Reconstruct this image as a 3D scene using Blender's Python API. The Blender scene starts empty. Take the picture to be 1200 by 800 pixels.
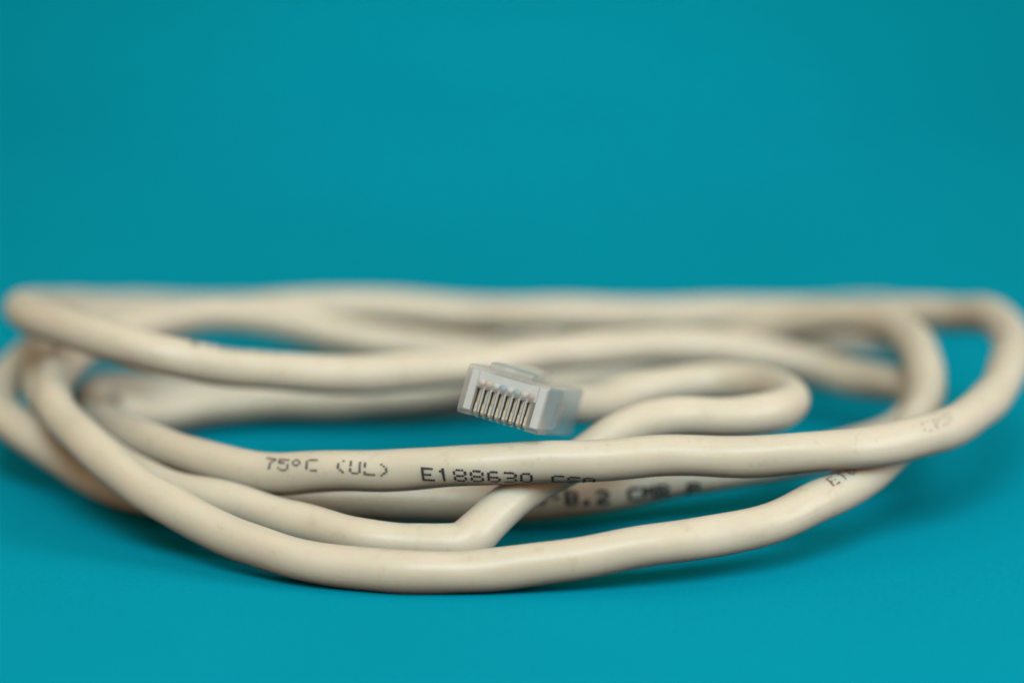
import bpy, bmesh, math, random
import numpy as np
from mathutils import Vector, Matrix, Euler
random.seed(4); rng = np.random.default_rng(4)
SC = bpy.context.scene
COL = SC.collection
MM = 0.001                                   # everything below is written in millimetres

# ------------------------------------------------------------------ camera
TH = math.radians(13.0); FPX = 4128.0        # tilt below the horizontal, focal length in 1200-wide pixels
CAM = np.array([0.0, -500.5, 138.1])
FWD = np.array([0.0, math.cos(TH), -math.sin(TH)])
UP = np.array([0.0, math.sin(TH), math.cos(TH)])
RIGHT = np.array([1.0, 0.0, 0.0])
cam_data = bpy.data.cameras.new('camera')
cam = bpy.data.objects.new('camera', cam_data); COL.objects.link(cam)
cam.location = Vector(CAM*MM); cam.rotation_euler = (math.pi/2-TH, 0, 0)
cam_data.sensor_width = 36.0; cam_data.lens = 36.0*FPX/1200.0
cam_data.clip_start = 0.01; cam_data.clip_end = 20.0
cam_data.dof.use_dof = True
cam_data.dof.focus_distance = 0.474
cam_data.dof.aperture_fstop = 5.6
cam_data.dof.aperture_blades = 0
SC.camera = cam

# ------------------------------------------------------------------ light
world = bpy.data.worlds.new('World'); SC.world = world; world.use_nodes = True
bg = world.node_tree.nodes['Background']
bg.inputs['Color'].default_value = (1.0, 0.65, 0.40, 1); bg.inputs['Strength'].default_value = 0.57

def aim(o, loc, target):
    o.location = Vector(loc)*MM
    o.rotation_euler = (Vector(target)-Vector(loc)).to_track_quat('-Z', 'Y').to_euler()
def softbox(name, loc, target, watts, sx, sy, spread, color):
    L = bpy.data.lights.new(name, 'AREA'); L.shape = 'RECTANGLE'; L.size = sx*MM; L.size_y = sy*MM
    L.energy = watts; L.color = color; L.spread = math.radians(spread)
    o = bpy.data.objects.new(name, L); COL.objects.link(o); aim(o, loc, target); return o
softbox('key_softbox', (0, -790, 770), (0, -20, 0), 0.87, 560, 560, 50, (0.77, 0.96, 1.0))
softbox('side_softbox', (740, -300, 380), (0, -20, 10), 1.35, 380, 380, 120, (0.95, 0.97, 1.0))  # fill lamp added from the right to lift the plug's side face
L = bpy.data.lights.new('backdrop_spot', 'SPOT'); L.energy = 5.8; L.shadow_soft_size = 0.09; L.spot_size = math.radians(28); L.spot_blend = 1.0; L.color = (0.76, 0.95, 1.0)  # added spot: its soft pool imitates lens vignetting on the paper
vignette_spot = bpy.data.objects.new('backdrop_spot', L); COL.objects.link(vignette_spot); aim(vignette_spot, (0, 300, 760), (0, 335, 0))

SC.view_settings.view_transform = 'Standard'; SC.view_settings.look = 'None'
SC.view_settings.gamma = 1.0; SC.view_settings.exposure = 0.0; SC.view_settings.use_curve_mapping = False
SC.cycles.use_denoising = True
SC.cycles.max_bounces = 20; SC.cycles.transparent_max_bounces = 32; SC.cycles.transmission_bounces = 12; SC.cycles.diffuse_bounces = 0
SC.cycles.caustics_reflective = False

# ------------------------------------------------------------------ materials
def mat(name):
    m = bpy.data.materials.new(name); m.use_nodes = True
    nt = m.node_tree; return m, nt, nt.nodes['Principled BSDF']
def noise(nt, scale, detail=3.0, rough=0.55, stretch=None):
    tc = nt.nodes.new('ShaderNodeTexCoord'); n = nt.nodes.new('ShaderNodeTexNoise')
    n.inputs['Scale'].default_value = scale; n.inputs['Detail'].default_value = detail; n.inputs['Roughness'].default_value = rough
    if stretch:
        mp = nt.nodes.new('ShaderNodeMapping'); mp.inputs['Scale'].default_value = stretch
        nt.links.new(tc.outputs['Object'], mp.inputs['Vector']); nt.links.new(mp.outputs['Vector'], n.inputs['Vector'])
    else: nt.links.new(tc.outputs['Object'], n.inputs['Vector'])
    return n
def ramp(nt, src, stops):
    r = nt.nodes.new('ShaderNodeValToRGB'); e = r.color_ramp.elements
    while len(e) < len(stops): e.new(0.5)
    for k, (p, c) in enumerate(stops): e[k].position = p; e[k].color = c
    nt.links.new(src, r.inputs['Fac']); return r
def bump(nt, src, bsdf, strength, dist):
    b = nt.nodes.new('ShaderNodeBump'); b.inputs['Strength'].default_value = strength; b.inputs['Distance'].default_value = dist
    nt.links.new(src, b.inputs['Height']); nt.links.new(b.outputs['Normal'], bsdf.inputs['Normal']); return b

def paper_material():
    m, nt, b = mat('teal_paper')
    n1 = noise(nt, 1100, 6, 0.7)
    n2 = noise(nt, 16, 3, 0.55)
    mx = nt.nodes.new('ShaderNodeMix'); mx.data_type = 'FLOAT'; mx.inputs['Factor'].default_value = 0.35
    nt.links.new(n1.outputs['Fac'], mx.inputs[2]); nt.links.new(n2.outputs['Fac'], mx.inputs[3])
    r = ramp(nt, mx.outputs[0], [(0.30, (0.0003, 0.315, 0.455, 1)), (0.70, (0.0006, 0.380, 0.545, 1))])
    nt.links.new(r.outputs['Color'], b.inputs['Base Color'])
    b.inputs['Roughness'].default_value = 0.85; b.inputs['Specular IOR Level'].default_value = 0.03
    bump(nt, n1.outputs['Fac'], b, 0.6, 0.0002)
    return m
def jacket_material():
    m, nt, b = mat('cream_pvc')
    n1 = noise(nt, 160, 4, 0.6); n2 = noise(nt, 1500, 3, 0.6)
    r = ramp(nt, n1.outputs['Fac'], [(0.30, (0.655, 0.630, 0.512, 1)), (0.70, (0.695, 0.672, 0.560, 1))])
    n3 = noise(nt, 420, 6, 0.72)                     # faint scuffs and handling grime
    r3 = ramp(nt, n3.outputs['Fac'], [(0.56, (1, 1, 1, 1)), (0.74, (0.86, 0.83, 0.77, 1))])
    mu = nt.nodes.new('ShaderNodeMix'); mu.data_type = 'RGBA'; mu.blend_type = 'MULTIPLY'; mu.inputs[0].default_value = 1.0
    nt.links.new(r.outputs['Color'], mu.inputs[6]); nt.links.new(r3.outputs['Color'], mu.inputs[7])
    nt.links.new(mu.outputs[2], b.inputs['Base Color'])
    b.inputs['Roughness'].default_value = 0.40; b.inputs['Specular IOR Level'].default_value = 0.5
    b.inputs['Subsurface Weight'].default_value = 0.9
    b.inputs['Subsurface Radius'].default_value = (1.0, 0.42, 0.16); b.inputs['Subsurface Scale'].default_value = 0.0024
    bump(nt, n2.outputs['Fac'], b, 0.12, 0.00006)
    return m
def ink_material(name, c):
    m, nt, b = mat(name)
    n = noise(nt, 2600, 2, 0.6)
    r = ramp(nt, n.outputs['Fac'], [(0.35, (c[0], c[1], c[2], 1)), (0.75, (c[0]*2.4, c[1]*2.4, c[2]*2.4, 1))])
    nt.links.new(r.outputs['Color'], b.inputs['Base Color']); b.inputs['Roughness'].default_value = 0.6
    return m
def clear_material(name, transmission, rough, tint, cloudy):
    m, nt, b = mat(name)
    n = noise(nt, 500, 2, 0.5)
    r = ramp(nt, n.outputs['Fac'], [(0.3, tint+(1,)), (0.7, tuple(min(1, t*1.04) for t in tint)+(1,))])
    nt.links.new(r.outputs['Color'], b.inputs['Base Color'])
    b.inputs['Transmission Weight'].default_value = transmission; b.inputs['Roughness'].default_value = rough
    b.inputs['IOR'].default_value = 1.5
    bump(nt, n.outputs['Fac'], b, 0.06, 0.0001)
    # moulded polycarbonate: mostly see-through, a little cloudy, glossy skin
    N_ = nt.nodes.new
    tp = N_('ShaderNodeBsdfTransparent'); tp.inputs['Color'].default_value = (0.975, 0.99, 0.99, 1)
    df = N_('ShaderNodeBsdfDiffuse'); df.inputs['Color'].default_value = (0.97, 0.99, 0.98, 1)
    tl = N_('ShaderNodeBsdfTranslucent'); tl.inputs['Color'].default_value = (0.92, 0.96, 0.94, 1)
    lw = N_('ShaderNodeLayerWeight'); lw.inputs['Blend'].default_value = 0.35
    gl = N_('ShaderNodeBsdfGlossy'); gl.inputs['Roughness'].default_value = 0.09
    fr = N_('ShaderNodeMath'); fr.operation = 'MULTIPLY_ADD'; fr.inputs[1].default_value = 0.42; fr.inputs[2].default_value = 0.06; nt.links.new(lw.outputs['Facing'], fr.inputs[0])
    def mix(fac, a, c):
        x = N_('ShaderNodeMixShader')
        if isinstance(fac, float): x.inputs['Fac'].default_value = fac
        else: nt.links.new(fac, x.inputs['Fac'])
        nt.links.new(a, x.inputs[1]); nt.links.new(c, x.inputs[2]); return x.outputs[0]
    cloud = mix(0.15, df.outputs[0], tl.outputs[0])
    body = mix(cloudy, tp.outputs[0], cloud)
    body = mix(0.05, body, b.outputs[0])
    body = mix(fr.outputs[0], body, gl.outputs[0])
    nt.links.new(body, nt.nodes['Material Output'].inputs['Surface'])
    return m
def metal_material():
    m, nt, b = mat('gold_plate')
    n = noise(nt, 900, 3, 0.6)
    r = ramp(nt, n.outputs['Fac'], [(0.3, (0.62, 0.52, 0.38, 1)), (0.7, (0.80, 0.70, 0.52, 1))])
    nt.links.new(r.outputs['Color'], b.inputs['Base Color']); b.inputs['Metallic'].default_value = 0.85; b.inputs['Roughness'].default_value = 0.5
    return m
def wire_material(name, c):
    m, nt, b = mat(name)
    n = noise(nt, 700, 2, 0.5)
    r = ramp(nt, n.outputs['Fac'], [(0.3, c+(1,)), (0.7, tuple(min(1, t*1.15) for t in c)+(1,))])
    nt.links.new(r.outputs['Color'], b.inputs['Base Color']); b.inputs['Roughness'].default_value = 0.45
    return m
PAPER = paper_material(); JACKET = jacket_material()
INK = ink_material('black_ink', (0.026, 0.022, 0.021)); GHOST = ink_material('rubbed_off_ink', (0.27, 0.24, 0.18)); FADED = ink_material('worn_ink', (0.09, 0.08, 0.062))
CLEAR = clear_material('clear_polycarbonate', 1.0, 0.05, (0.98, 0.995, 0.99), 0.24); GOLD = metal_material(); GUIDE = wire_material('pale_insert', (0.82, 0.905, 0.90))

# ------------------------------------------------------------------ helpers
def obj_from(name, verts, faces, material, parent=None, smooth=False):
    me = bpy.data.meshes.new(name); me.from_pydata([tuple(v) for v in verts], [], faces); me.update()
    if smooth: me.shade_smooth()
    me.materials.append(material)
    o = bpy.data.objects.new(name, me); COL.objects.link(o); o.parent = parent
    return o
def box_bm(bm, x0, x1, y0, y1, z0, z1):
    vs = [bm.verts.new((x*MM, y*MM, z*MM)) for x in (x0, x1) for y in (y0, y1) for z in (z0, z1)]
    for f in ((0,1,3,2), (4,6,7,5), (0,4,5,1), (2,3,7,6), (0,2,6,4), (1,5,7,3)): bm.faces.new([vs[i] for i in f])
def prism_bm(bm, prof, x0, x1):               # side profile (y, z) extruded across the width
    a = [bm.verts.new((x0*MM, y*MM, z*MM)) for y, z in prof]; b = [bm.verts.new((x1*MM, y*MM, z*MM)) for y, z in prof]
    n = len(prof); bm.faces.new(a); bm.faces.new(b[::-1])
    for i in range(n): bm.faces.new((a[i], b[i], b[(i+1) % n], a[(i+1) % n]))
def bm_obj(name, bm, material, parent=None, bevel=0.0, smooth=False):
    bmesh.ops.recalc_face_normals(bm, faces=bm.faces)
    if bevel: bmesh.ops.bevel(bm, geom=bm.edges[:], offset=bevel*MM, segments=2, profile=0.6, affect='EDGES')
    me = bpy.data.meshes.new(name); bm.to_mesh(me); bm.free(); me.materials.append(material)
    if smooth: me.shade_smooth()
    o = bpy.data.objects.new(name, me); COL.objects.link(o); o.parent = parent
    return o

# ------------------------------------------------------------------ the setting: one sheet of paper swept up behind
def backdrop():
    prof = [(-620, 0)]
    prof += [(y, 0) for y in np.linspace(-500, 330, 9)]
    r = 260.0
    prof += [(330+r*math.sin(a), r-r*math.cos(a)) for a in np.linspace(0.08, math.pi/2, 22)]
    prof += [(330+r, z) for z in (400, 650, 900)]
    verts, faces = [], []
    xs = np.linspace(-700, 700, 29)
    for y, z in prof:
        for x in xs: verts.append((x*MM, y*MM, z*MM))
    n = len(xs)
    for i in range(len(prof)-1):
        for j in range(n-1): faces.append((i*n+j, i*n+j+1, (i+1)*n+j+1, (i+1)*n+j))
    o = obj_from('backdrop', verts, faces, PAPER, None, True)
    o['kind'] = 'structure'; o['label'] = 'seamless teal paper backdrop the cable lies on'; o['category'] = 'backdrop'
backdrop()

# ------------------------------------------------------------------ the run of the cable
R = 2.85
def ray(u, v): return FWD*FPX + RIGHT*(u-600.0) + UP*(400.0-v)
def at(u, v, y):
    d = ray(u, v); return CAM + d*((y-CAM[1])/d[1])
def project(P):
    q = np.asarray(P) - CAM; w = q@FWD
    return np.stack([600+FPX*(q@RIGHT)/w, 400-FPX*(q@UP)/w], -1)
# the plug: front lower edge centre and attitude
PLUG_O = np.array([-2.13, -40.0, 20.48])
PLUG_M = np.array((Matrix.Rotation(math.radians(-13.95), 3, 'Z') @ Matrix.Rotation(math.radians(-14.37), 3, 'X') @ Matrix.Rotation(math.radians(12.51), 3, 'Y')))
# column, row (where the strand shows in a 1200x800 picture) and depth y, from the plug to the end tucked into the pile
RUN = [
 (640,476,-19), (668,481,-12.6), (702,473,-5), (748,459,1.3), (800,450,4.7), (850,448,4.7), (890,452,1.6), (917,459,-4.9), (926,471,-12.2),
 (908,481,-17.4), (870,486,-20.7), (820,487,-22.7), (780,489,-24.8), (745,496,-26.5), (714,511,-28.3), (685,532,-30.2), (650,552,-32.4), (616,574,-35.5),
 (586,598,-38.4), (564,619,-41.4), (550,632,-42.8), (545,636,-42.8), (538,637.5,-43.1), (520,637,-43.1), (495,636,-42.8), (460,634,-42.5), (420,629,-41.7),
 (360,614,-37.7), (300,598,-33.9), (250,585,-31.3), (205,575,-27.9), (160,556,-22.7), (115,527,-14.4), (82,498,-4.7), (56,472,6.4), (46,448,14.3),
 (60,424,21.5), (100,405,27.8), (150,394,35.3), (190,380,41.6), (240,369,47.3), (300,365,50.2), (360,362,52.4), (420,361,53.8), (480,363,54.5),
 (567,370,54.3), (667,369,52.1), (760,371,54.6), (840,369,54.5), (933,368,52.8), (1010,369,50.7), (1070,367,46.5), (1120,368,41.3), (1160,369,32.2),
 (1182,386,23.3), (1187,414,11.4), (1176,446,-1.8), (1152,476,-13.4), (1122,497,-21.7), (1080,511,-27.5), (1040,521,-31.2), (987,528,-34.6), (930,532,-35.9),
 (880,534,-36.4), (780,535,-37.1), (700,538,-38.1), (620,542,-38.6), (540,545,-38), (460,549,-36), (380,553,-33.4), (320,554,-30.6), (262,546,-26.9),
 (213,533,-21.6), (170,517,-14.6), (132,499,-2.8), (110,482,7.9), (104,466,20.4), (120,455,31.6), (165,455,38.4), (230,461,41.9), (310,466,44),
 (400,468,44.3), (480,467,44.6), (560,462,45.5), (640,450,48.8), (720,436,50.9), (790,420,50.9), (860,402,48.9), (930,381,44.4), (1000,369,38.9),
 (1040,378,32.5), (1066,396,23.4), (1081,425,12.2), (1085,452,2.9), (1077,485,-8.8), (1058,516,-18.8), (1028,547,-27), (993,572,-33.7), (955,590,-38.3),
 (920,607,-41.2), (880,620,-44.1), (800,635,-47.8), (760,641,-48.9), (700,650,-49.9), (640,660,-50.6), (560,668,-50.8), (480,670,-50.9), (400,664,-48.8),
 (320,647,-45), (265,628,-40.8), (195,590,-35.3), (146,557,-28.8), (110,527,-23.5), (80,498,-15.3), (64,474,-9.2), (62,450,-0.6), (72,428,6.4),
 (95,410,14.5), (140,391,24.5), (200,374,34.7), (270,367,42.5), (330,376,45.7), (385,391,47.4), (450,401,48), (520,411,46.6), (580,414,46.9),
 (640,409,50.2), (720,392,61), (800,384,64), (880,388,66), (960,395,67), (1020,391,68.9), (1060,382,74.1), (1066,374,79.5), (1030,369,84.8),
 (960,371,86.9), (850,372,85.9), (740,375,84.1), (620,374,82), (500,371,79.9), (380,369,77.1), (270,366,72), (180,364,63.8), (110,362,52.2),
 (64,361,39.2), (37,361,23.9), (29,365,11.7), (50,374,3.4), (107,394,-5), (160,409,-7.9), (213,422,-8.8), (267,431,-7.9), (320,435,-6.2),
 (390,438,-3.2), (460,437,1.2), (540,430,6), (600,421,10.9), (660,414,17.3), (720,409,22.7), (780,407,28.9), (840,409,32.9), (880,414,34.9),
 (920,423,35.9), (960,433,34.8), (1005,443,31.6), (1045,449,24.9), (1072,458,18.4), (1079,474,10.2), (1066,493,1.7), (1035,512,-4.7), (985,528,-9.2),
 (920,540,-12.7), (840,551,-16), (760,567,-17.9), (680,581,-19.9), (600,589,-20.9), (500,588,-21), (420,586,-21), (330,586,-20.9), (250,586,-20.1),
 (195,584,-16.1), (146,573,-11.1), (102,553,-6.7), (66,531,-4.5), (30,508,-1.4), (5,487,4), (-2,464,11.7), (10,440,19.7), (40,415,26.5),
 (80,392,32.8), (120,377,42), (170,369,52.2), (240,369,58.7), (320,372,63.8), (420,376,66.4), (500,384,67.5), (550,394,64.7), (590,402,58.6),
 (604,413,49.2), (590,429,39.1), (555,445,35.1), (500,457,33.7), (420,465,34.6), (330,468,35.8), (260,473,34.9), (205,481,30.6), (165,487,26.7),
 (138,485,24.4),
]
def catmull(P, step=0.25):
    P = np.vstack([2*P[0]-P[1], P, 2*P[-1]-P[-2]]); out = []
    for i in range(1, len(P)-2):
        p0, p1, p2, p3 = P[i-1:i+3]
        t0 = 0; t1 = np.linalg.norm(p1-p0)**.5; t2 = t1+np.linalg.norm(p2-p1)**.5; t3 = t2+np.linalg.norm(p3-p2)**.5
        n = max(2, int(np.linalg.norm(p2-p1)/step))
        t = np.linspace(t1, t2, n, endpoint=False)[:, None]
        A1 = (t1-t)/(t1-t0)*p0+(t-t0)/(t1-t0)*p1; A2 = (t2-t)/(t2-t1)*p1+(t-t1)/(t2-t1)*p2; A3 = (t3-t)/(t3-t2)*p2+(t-t2)/(t3-t2)*p3
        B1 = (t2-t)/(t2-t0)*A1+(t-t0)/(t2-t0)*A2; B2 = (t3-t)/(t3-t1)*A2+(t-t1)/(t3-t1)*A3
        out.append((t2-t)/(t2-t1)*B1+(t-t1)/(t2-t1)*B2)
    out.append(P[-2][None]); return np.vstack(out)
def resample(C, ds):
    s = np.r_[0, np.cumsum(np.linalg.norm(np.diff(C, axis=0), axis=1))]
    q = np.linspace(0, s[-1], int(s[-1]/ds)+1)
    return np.stack([np.interp(q, s, C[:, k]) for k in range(3)], 1)
def smoothed(a, n, w=.25):
    for _ in range(n):
        b = a.copy(); b[1:-1] = a[1:-1]*(1-2*w)+w*(a[:-2]+a[2:]); a = b
    return a
DS = 0.6
inside = [PLUG_O + PLUG_M@np.array([0, y, 3.25]) for y in (8.8, 14.5, 20.0)]
PATH = np.vstack([np.array(inside), np.array([at(*p) for p in RUN[2:]])])
RAW = resample(catmull(PATH), 1.0); PATH = smoothed(RAW, 3)
near = np.exp(-(np.linalg.norm(RAW-at(546, 636, -44.4), axis=1)/5.0)**2)[:, None]; near[140:] = 0
PATH = PATH*(1-near)+RAW*near                   # the one sharp kink keeps its corner
PATH = smoothed(resample(catmull(PATH, 0.2), DS), 4)
wob = smoothed(rng.normal(0, 1, (len(PATH), 3)), 70); wob *= 0.12/wob.std(); wob *= np.clip((np.arange(len(PATH))-30)/120.0, 0, 1)[:, None]**2
PATH = PATH + wob                               # the cable has a little memory of how it was wound before
PATH[:, 2] = np.maximum(PATH[:, 2], R-0.03)
N = len(PATH)
TAN = np.gradient(PATH, axis=0); TAN /= np.linalg.norm(TAN, axis=1, keepdims=True)
NOR = np.zeros_like(PATH); v = np.cross(TAN[0], [0, 0, 1.0]); NOR[0] = v/np.linalg.norm(v)
for i in range(1, N):
    v = NOR[i-1]-TAN[i]*(NOR[i-1]@TAN[i]); NOR[i] = v/np.linalg.norm(v)
BIN = np.cross(TAN, NOR)
# the jacket is not quite round: the twisted pairs inside push it out, and it swells and thins a little
SWELL = smoothed(rng.normal(0, 1, N), 60); SWELL /= SWELL.std()
SWELL2 = smoothed(rng.normal(0, 1, N), 300); SWELL2 /= SWELL2.std()
TWIST = np.cumsum(np.full(N, DS))*2*math.pi/46 + 0.6*SWELL2
kink = int(np.argmin(((project(PATH)-np.array([545, 632]))**2).sum(1) + ((PATH[:, 1]+44)*8)**2))
KINK = np.exp(-((np.arange(N)-kink)*DS/3.4)**2)     # the jacket flattens and folds where it is bent sharply
for mm, amp, wd in ((-9, -0.5, 1.6), (-14, 0.45, 2.0), (11, -0.4, 1.5), (7, 0.4, 1.8)):
    KINK += amp*np.exp(-((np.arange(N)-kink)*DS+mm)**2/wd**2)
def radius(i, a):
    return R*(1 + 0.009*SWELL[i] + 0.008*SWELL2[i] + 0.055*KINK[i] + 0.020*np.cos(2*(a-TWIST[i])) + 0.008*np.cos(3*a+1.7*TWIST[i]+SWELL[i]))

# ------------------------------------------------------------------ the cable
cable = bpy.data.objects.new('network_cable', None); COL.objects.link(cable)
cable.empty_display_size = 0.02
cable['label'] = 'cream network cable coiled on teal paper, its clear plug sticking out of the coil'
cable['category'] = 'cable'

def make_jacket():
    K = 22; ang = np.arange(K)*2*math.pi/K
    V = []
    for i in range(N):
        r = radius(i, ang)[:, None]
        V.append(PATH[i] + r*(np.cos(ang)[:, None]*NOR[i] + np.sin(ang)[:, None]*BIN[i]))
    V = np.vstack(V)*MM
    F = []
    for i in range(N-1):
        for k in range(K):
            k2 = (k+1) % K; F.append((i*K+k, i*K+k2, (i+1)*K+k2, (i+1)*K+k))
    V = np.vstack([V, PATH[0]*MM, PATH[-1]*MM]); c0 = N*K; c1 = c0+1
    for k in range(K):
        k2 = (k+1) % K; F.append((c0, k2, k)); F.append((c1, (N-1)*K+k, (N-1)*K+k2))
    return obj_from('jacket', V, F, JACKET, cable, True)
jacket = make_jacket()

# ------------------------------------------------------------------ dot-matrix lettering inked onto the jacket
FONT = {
 '7': '11111 00001 00010 00100 00100 00100 00100', '5': '11111 10000 11110 00001 00001 10001 01110',
 'o': '01100 10010 10010 01100 00000 00000 00000', 'C': '01111 10000 10000 10000 10000 10000 01111',
 '(': '00010 00100 01000 01000 01000 00100 00010', ')': '01000 00100 00010 00010 00010 00100 01000',
 'U': '10001 10001 10001 10001 10001 10001 01110', 'L': '10000 10000 10000 10000 10000 10000 11111',
 'E': '11111 10000 10000 11110 10000 10000 11111', '1': '00100 01100 00100 00100 00100 00100 00100',
 '8': '01110 10001 10001 01110 10001 10001 01110', '6': '01110 10000 10000 11110 10001 10001 01110',
 '3': '11110 00001 00001 01110 00001 00001 11110', '0': '01110 10001 10001 10001 10001 10001 01110',
 'S': '01111 10000 10000 01110 00001 00001 11110', 'A': '01110 10001 10001 11111 10001 10001 10001',
 'B': '11110 10001 10001 11110 10001 10001 11110', '-': '00000 00000 00000 01110 00000 00000 00000',
 '.': '00000 00000 00000 00000 00000 01100 01100', '2': '01110 10001 00001 00110 01000 10000 11111',
 'M': '10001 11011 10101 10101 10001 10001 10001', 'R': '11110 10001 10001 11110 10100 10010 10001',
 'P': '11110 10001 10001 11110 10000 10000 10000', ' ': '00000 00000 00000 00000 00000 00000 00000'}
def lettering(text, start, depth, angles, pitch, height, material, dot=0.58, drop=0.0):
    """ink `text` on the strand that shows at pixel `start` near depth y; angles = (first, last) turn about the strand"""
    px = project(PATH)
    cost = (px[:, 0]-start[0])**2+(px[:, 1]-start[1])**2+((PATH[:, 1]-depth)*6)**2
    i0 = int(np.argmin(cost)); sg = 1 if TAN[i0, 0] > 0 else -1
    cw, ch = pitch*0.80/5, height/7
    V, F = [], []; n = 0
    total = max(1e-6, (len(text)-1)*pitch)
    for q, chx in enumerate(text):
        for row, bits in enumerate(FONT[chx].split()):
            for colm, bit in enumerate(bits):
                if bit != '1' or random.random() < drop: continue
                s = q*pitch + (colm-2)*cw + random.uniform(-.02, .02)
                b = (3-row)*ch + random.uniform(-.02, .02)
                fi = i0 + sg*s/DS; i = int(np.clip(round(fi), 1, N-2))
                t = TAN[i]*sg
                w = CAM-PATH[i]; w = w-t*(w@t); w /= np.linalg.norm(w)
                up = np.cross(w, t); up *= 1 if up@UP > 0 else -1
                a0 = math.radians(angles[0]+(angles[1]-angles[0])*(s/total))
                base = len(V); rr = dot*random.uniform(.88, 1.1); n += 1
                ring = []
                for k in range(9):
                    if k == 8: ds, db = 0, 0
                    else: ds, db = rr*cw*1.05*math.cos(k*math.pi/4), rr*ch*1.15*math.sin(k*math.pi/4)
                    fj = i0 + sg*(s+ds)/DS; j = int(np.clip(math.floor(fj), 0, N-2)); f = fj-j
                    P = PATH[j]*(1-f)+PATH[j+1]*f
                    a = a0+(b+db)/R; d = w*math.cos(a)+up*math.sin(a)
                    pa = math.atan2(d@BIN[j], d@NOR[j])
                    V.append((P+d*(float(radius(j, pa))+0.022+0.0004*(n % 25)))*MM)
                for k in range(8): F.append((base+8, base+k, base+(k+1) % 8))
    return obj_from('printed_lettering', V, F, material, jacket)
o = lettering('75oC (UL)', (325, 554), -32, (30, 2), 2.10, 1.75, FADED, 0.58, 0.03); o['label'] = 'faint printed lettering 75 degrees C (UL)'
o = lettering('E188630 CSA', (506, 547), -36.5, (-17, -72), 2.12, 1.9, INK); o['label'] = 'black printed lettering E188630 running under the strand'
o = lettering('8-B.2 CMR P', (630, 587), -19, (8, -44), 2.22, 2.0, INK, 0.85); o['label'] = 'blurred black printed lettering on the strand behind'
lettering('E188630', (226, 424), -8, (66, 72), 1.9, 1.7, FADED, 0.5, 0.1)
lettering('CMR', (1075, 512), -28, (22, 30), 2.3, 1.7, GHOST, 0.45, 0.3)
lettering('E188', (968, 584), -36, (38, 44), 2.0, 1.7, FADED, 0.5, 0.2)

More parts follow.
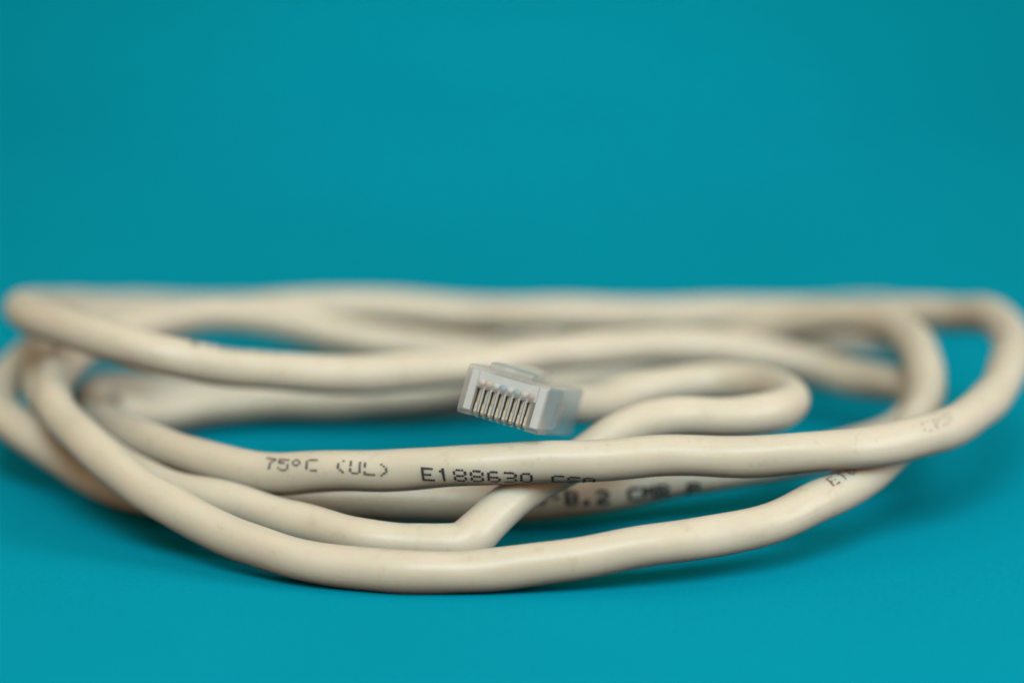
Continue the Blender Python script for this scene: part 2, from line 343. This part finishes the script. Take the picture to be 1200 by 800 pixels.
# ------------------------------------------------------------------ the plug (x width, y length from the front, z height)
W, H, LN = 11.7, 6.8, 21.5
XS = [(k-3.5)*1.02 for k in range(8)]
def apply_cut(o, cutter):
    md = o.modifiers.new('cut', 'BOOLEAN'); md.operation = 'DIFFERENCE'; md.solver = 'EXACT'; md.object = cutter
    md.use_self = True
    dg = bpy.context.evaluated_depsgraph_get(); me = bpy.data.meshes.new_from_object(o.evaluated_get(dg))
    o.modifiers.clear(); old = o.data; o.data = me; me.name = old.name
    bpy.data.meshes.remove(old)
    cm = cutter.data; bpy.data.objects.remove(cutter); bpy.data.meshes.remove(cm)
def make_plug():
    bm = bmesh.new()
    prof = [(0, 0.5), (0.5, 0), (LN, 0), (LN, H-0.3), (LN-0.3, H), (0.45, H), (0, H-0.45)]
    prism_bm(bm, prof, -W/2, W/2)
    plug = bm_obj('plug', bm, CLEAR, cable, 0.22)
    bm = bmesh.new()
    for x in XS: box_bm(bm, x-0.31, x+0.31, -1, 6.4, -1, 3.9)                      # contact slots
    cut = bm_obj('cut', bm, CLEAR); apply_cut(plug, cut)
    bm = bmesh.new()                                                                # shallow recesses in both sides
    for s in (-1, 1): box_bm(bm, s*W/2-0.35, s*W/2+0.35, 8.6, 11.4, 1.2, 4.4)
    cut = bm_obj('cut', bm, CLEAR); apply_cut(plug, cut)
    M = Matrix(PLUG_M.tolist()).to_4x4(); M.translation = Vector(PLUG_O)*MM
    plug.matrix_world = M
    # latch tongue
    bm = bmesh.new()
    stations = [(0.45, 3.1, 6.55, 7.35), (1.2, 3.15, 6.6, 7.7), (3.2, 3.15, 6.62, 7.8), (4.2, 3.1, 6.95, 7.8), (9.0, 2.9, 7.0, 7.85), (10.2, 1.75, 7.05, 7.85), (17.5, 1.6, 7.1, 7.9), (18.3, 1.6, 7.2, 7.8)]
    rings = []
    for y, hw, z0, z1 in stations: rings.append([bm.verts.new((x*MM, y*MM, z*MM)) for x, z in ((-hw, z0), (hw, z0), (hw, z1), (-hw, z1))])
    for a, b in zip(rings, rings[1:]):
        for k in range(4): bm.faces.new((a[k], a[(k+1) % 4], b[(k+1) % 4], b[k]))
    bm.faces.new(rings[0][::-1]); bm.faces.new(rings[-1])
    bm_obj('latch', bm, CLEAR, plug, 0.12)
    # gold contact blades, one mesh shared by the eight
    bm = bmesh.new()
    prof = [(0.9, 0.7), (1.3, 0.35), (6.0, 0.35), (6.2, 0.6), (6.2, 3.85), (1.35, 3.85), (1.2, 3.6), (1.2, 2.2), (0.95, 1.9)]
    prism_bm(bm, prof, -0.19, 0.19)
    c0 = bm_obj('contact', bm, GOLD, plug); c0.location.x = XS[0]*MM
    for x in XS[1:]:
        c = c0.copy(); COL.objects.link(c); c.parent = plug; c.location = (x*MM, 0, 0)
    # pale insert around the conductors, added to brighten the clear plug from inside
    bm = bmesh.new()
    box_bm(bm, -4.25, 4.25, 0.95, 8.3, 4.1, 6.2); box_bm(bm, -4.25, 4.25, 6.7, 8.25, 0.7, 4.08)
    for s in (-1, 1): box_bm(bm, min(s*4.3, s*5.35), max(s*4.3, s*5.35), 1.0, 11.5, 0.7, 6.15)
    for x in XS[:-1]: box_bm(bm, x+0.51-0.13, x+0.51+0.13, 0.75, 6.6, 0.75, 4.05)
    bm_obj('wire_guide', bm, GUIDE, plug, 0.05)
    # coloured conductors fanned flat into the plug
    cols = [(0.88, 0.80, 0.70), (0.86, 0.66, 0.48), (0.74, 0.86, 0.80), (0.26, 0.52, 0.66), (0.74, 0.84, 0.88), (0.32, 0.60, 0.58), (0.86, 0.80, 0.74), (0.62, 0.50, 0.42)]
    for k, x in enumerate(XS):
        V, F = [], []; K = 10
        pts = [(x, 0.35, 4.75), (x, 7.2, 4.7), (x*0.8, 8.4, 4.2), (x*0.5, 9.4, 3.4+0.35*(-1)**k)]
        for (px_, py_, pz_) in pts:
            for q in range(K): V.append(((px_+0.47*math.cos(q*2*math.pi/K))*MM, py_*MM, (pz_+0.47*math.sin(q*2*math.pi/K))*MM))
        for s in range(len(pts)-1):
            for q in range(K): F.append((s*K+q, s*K+(q+1) % K, (s+1)*K+(q+1) % K, (s+1)*K+q))
        F.append(tuple(range(K))[::-1]); F.append(tuple((len(pts)-1)*K+q for q in range(K)))
        obj_from('wire', V, F, wire_material('wire_%d' % k, cols[k]), plug, True)
make_plug()
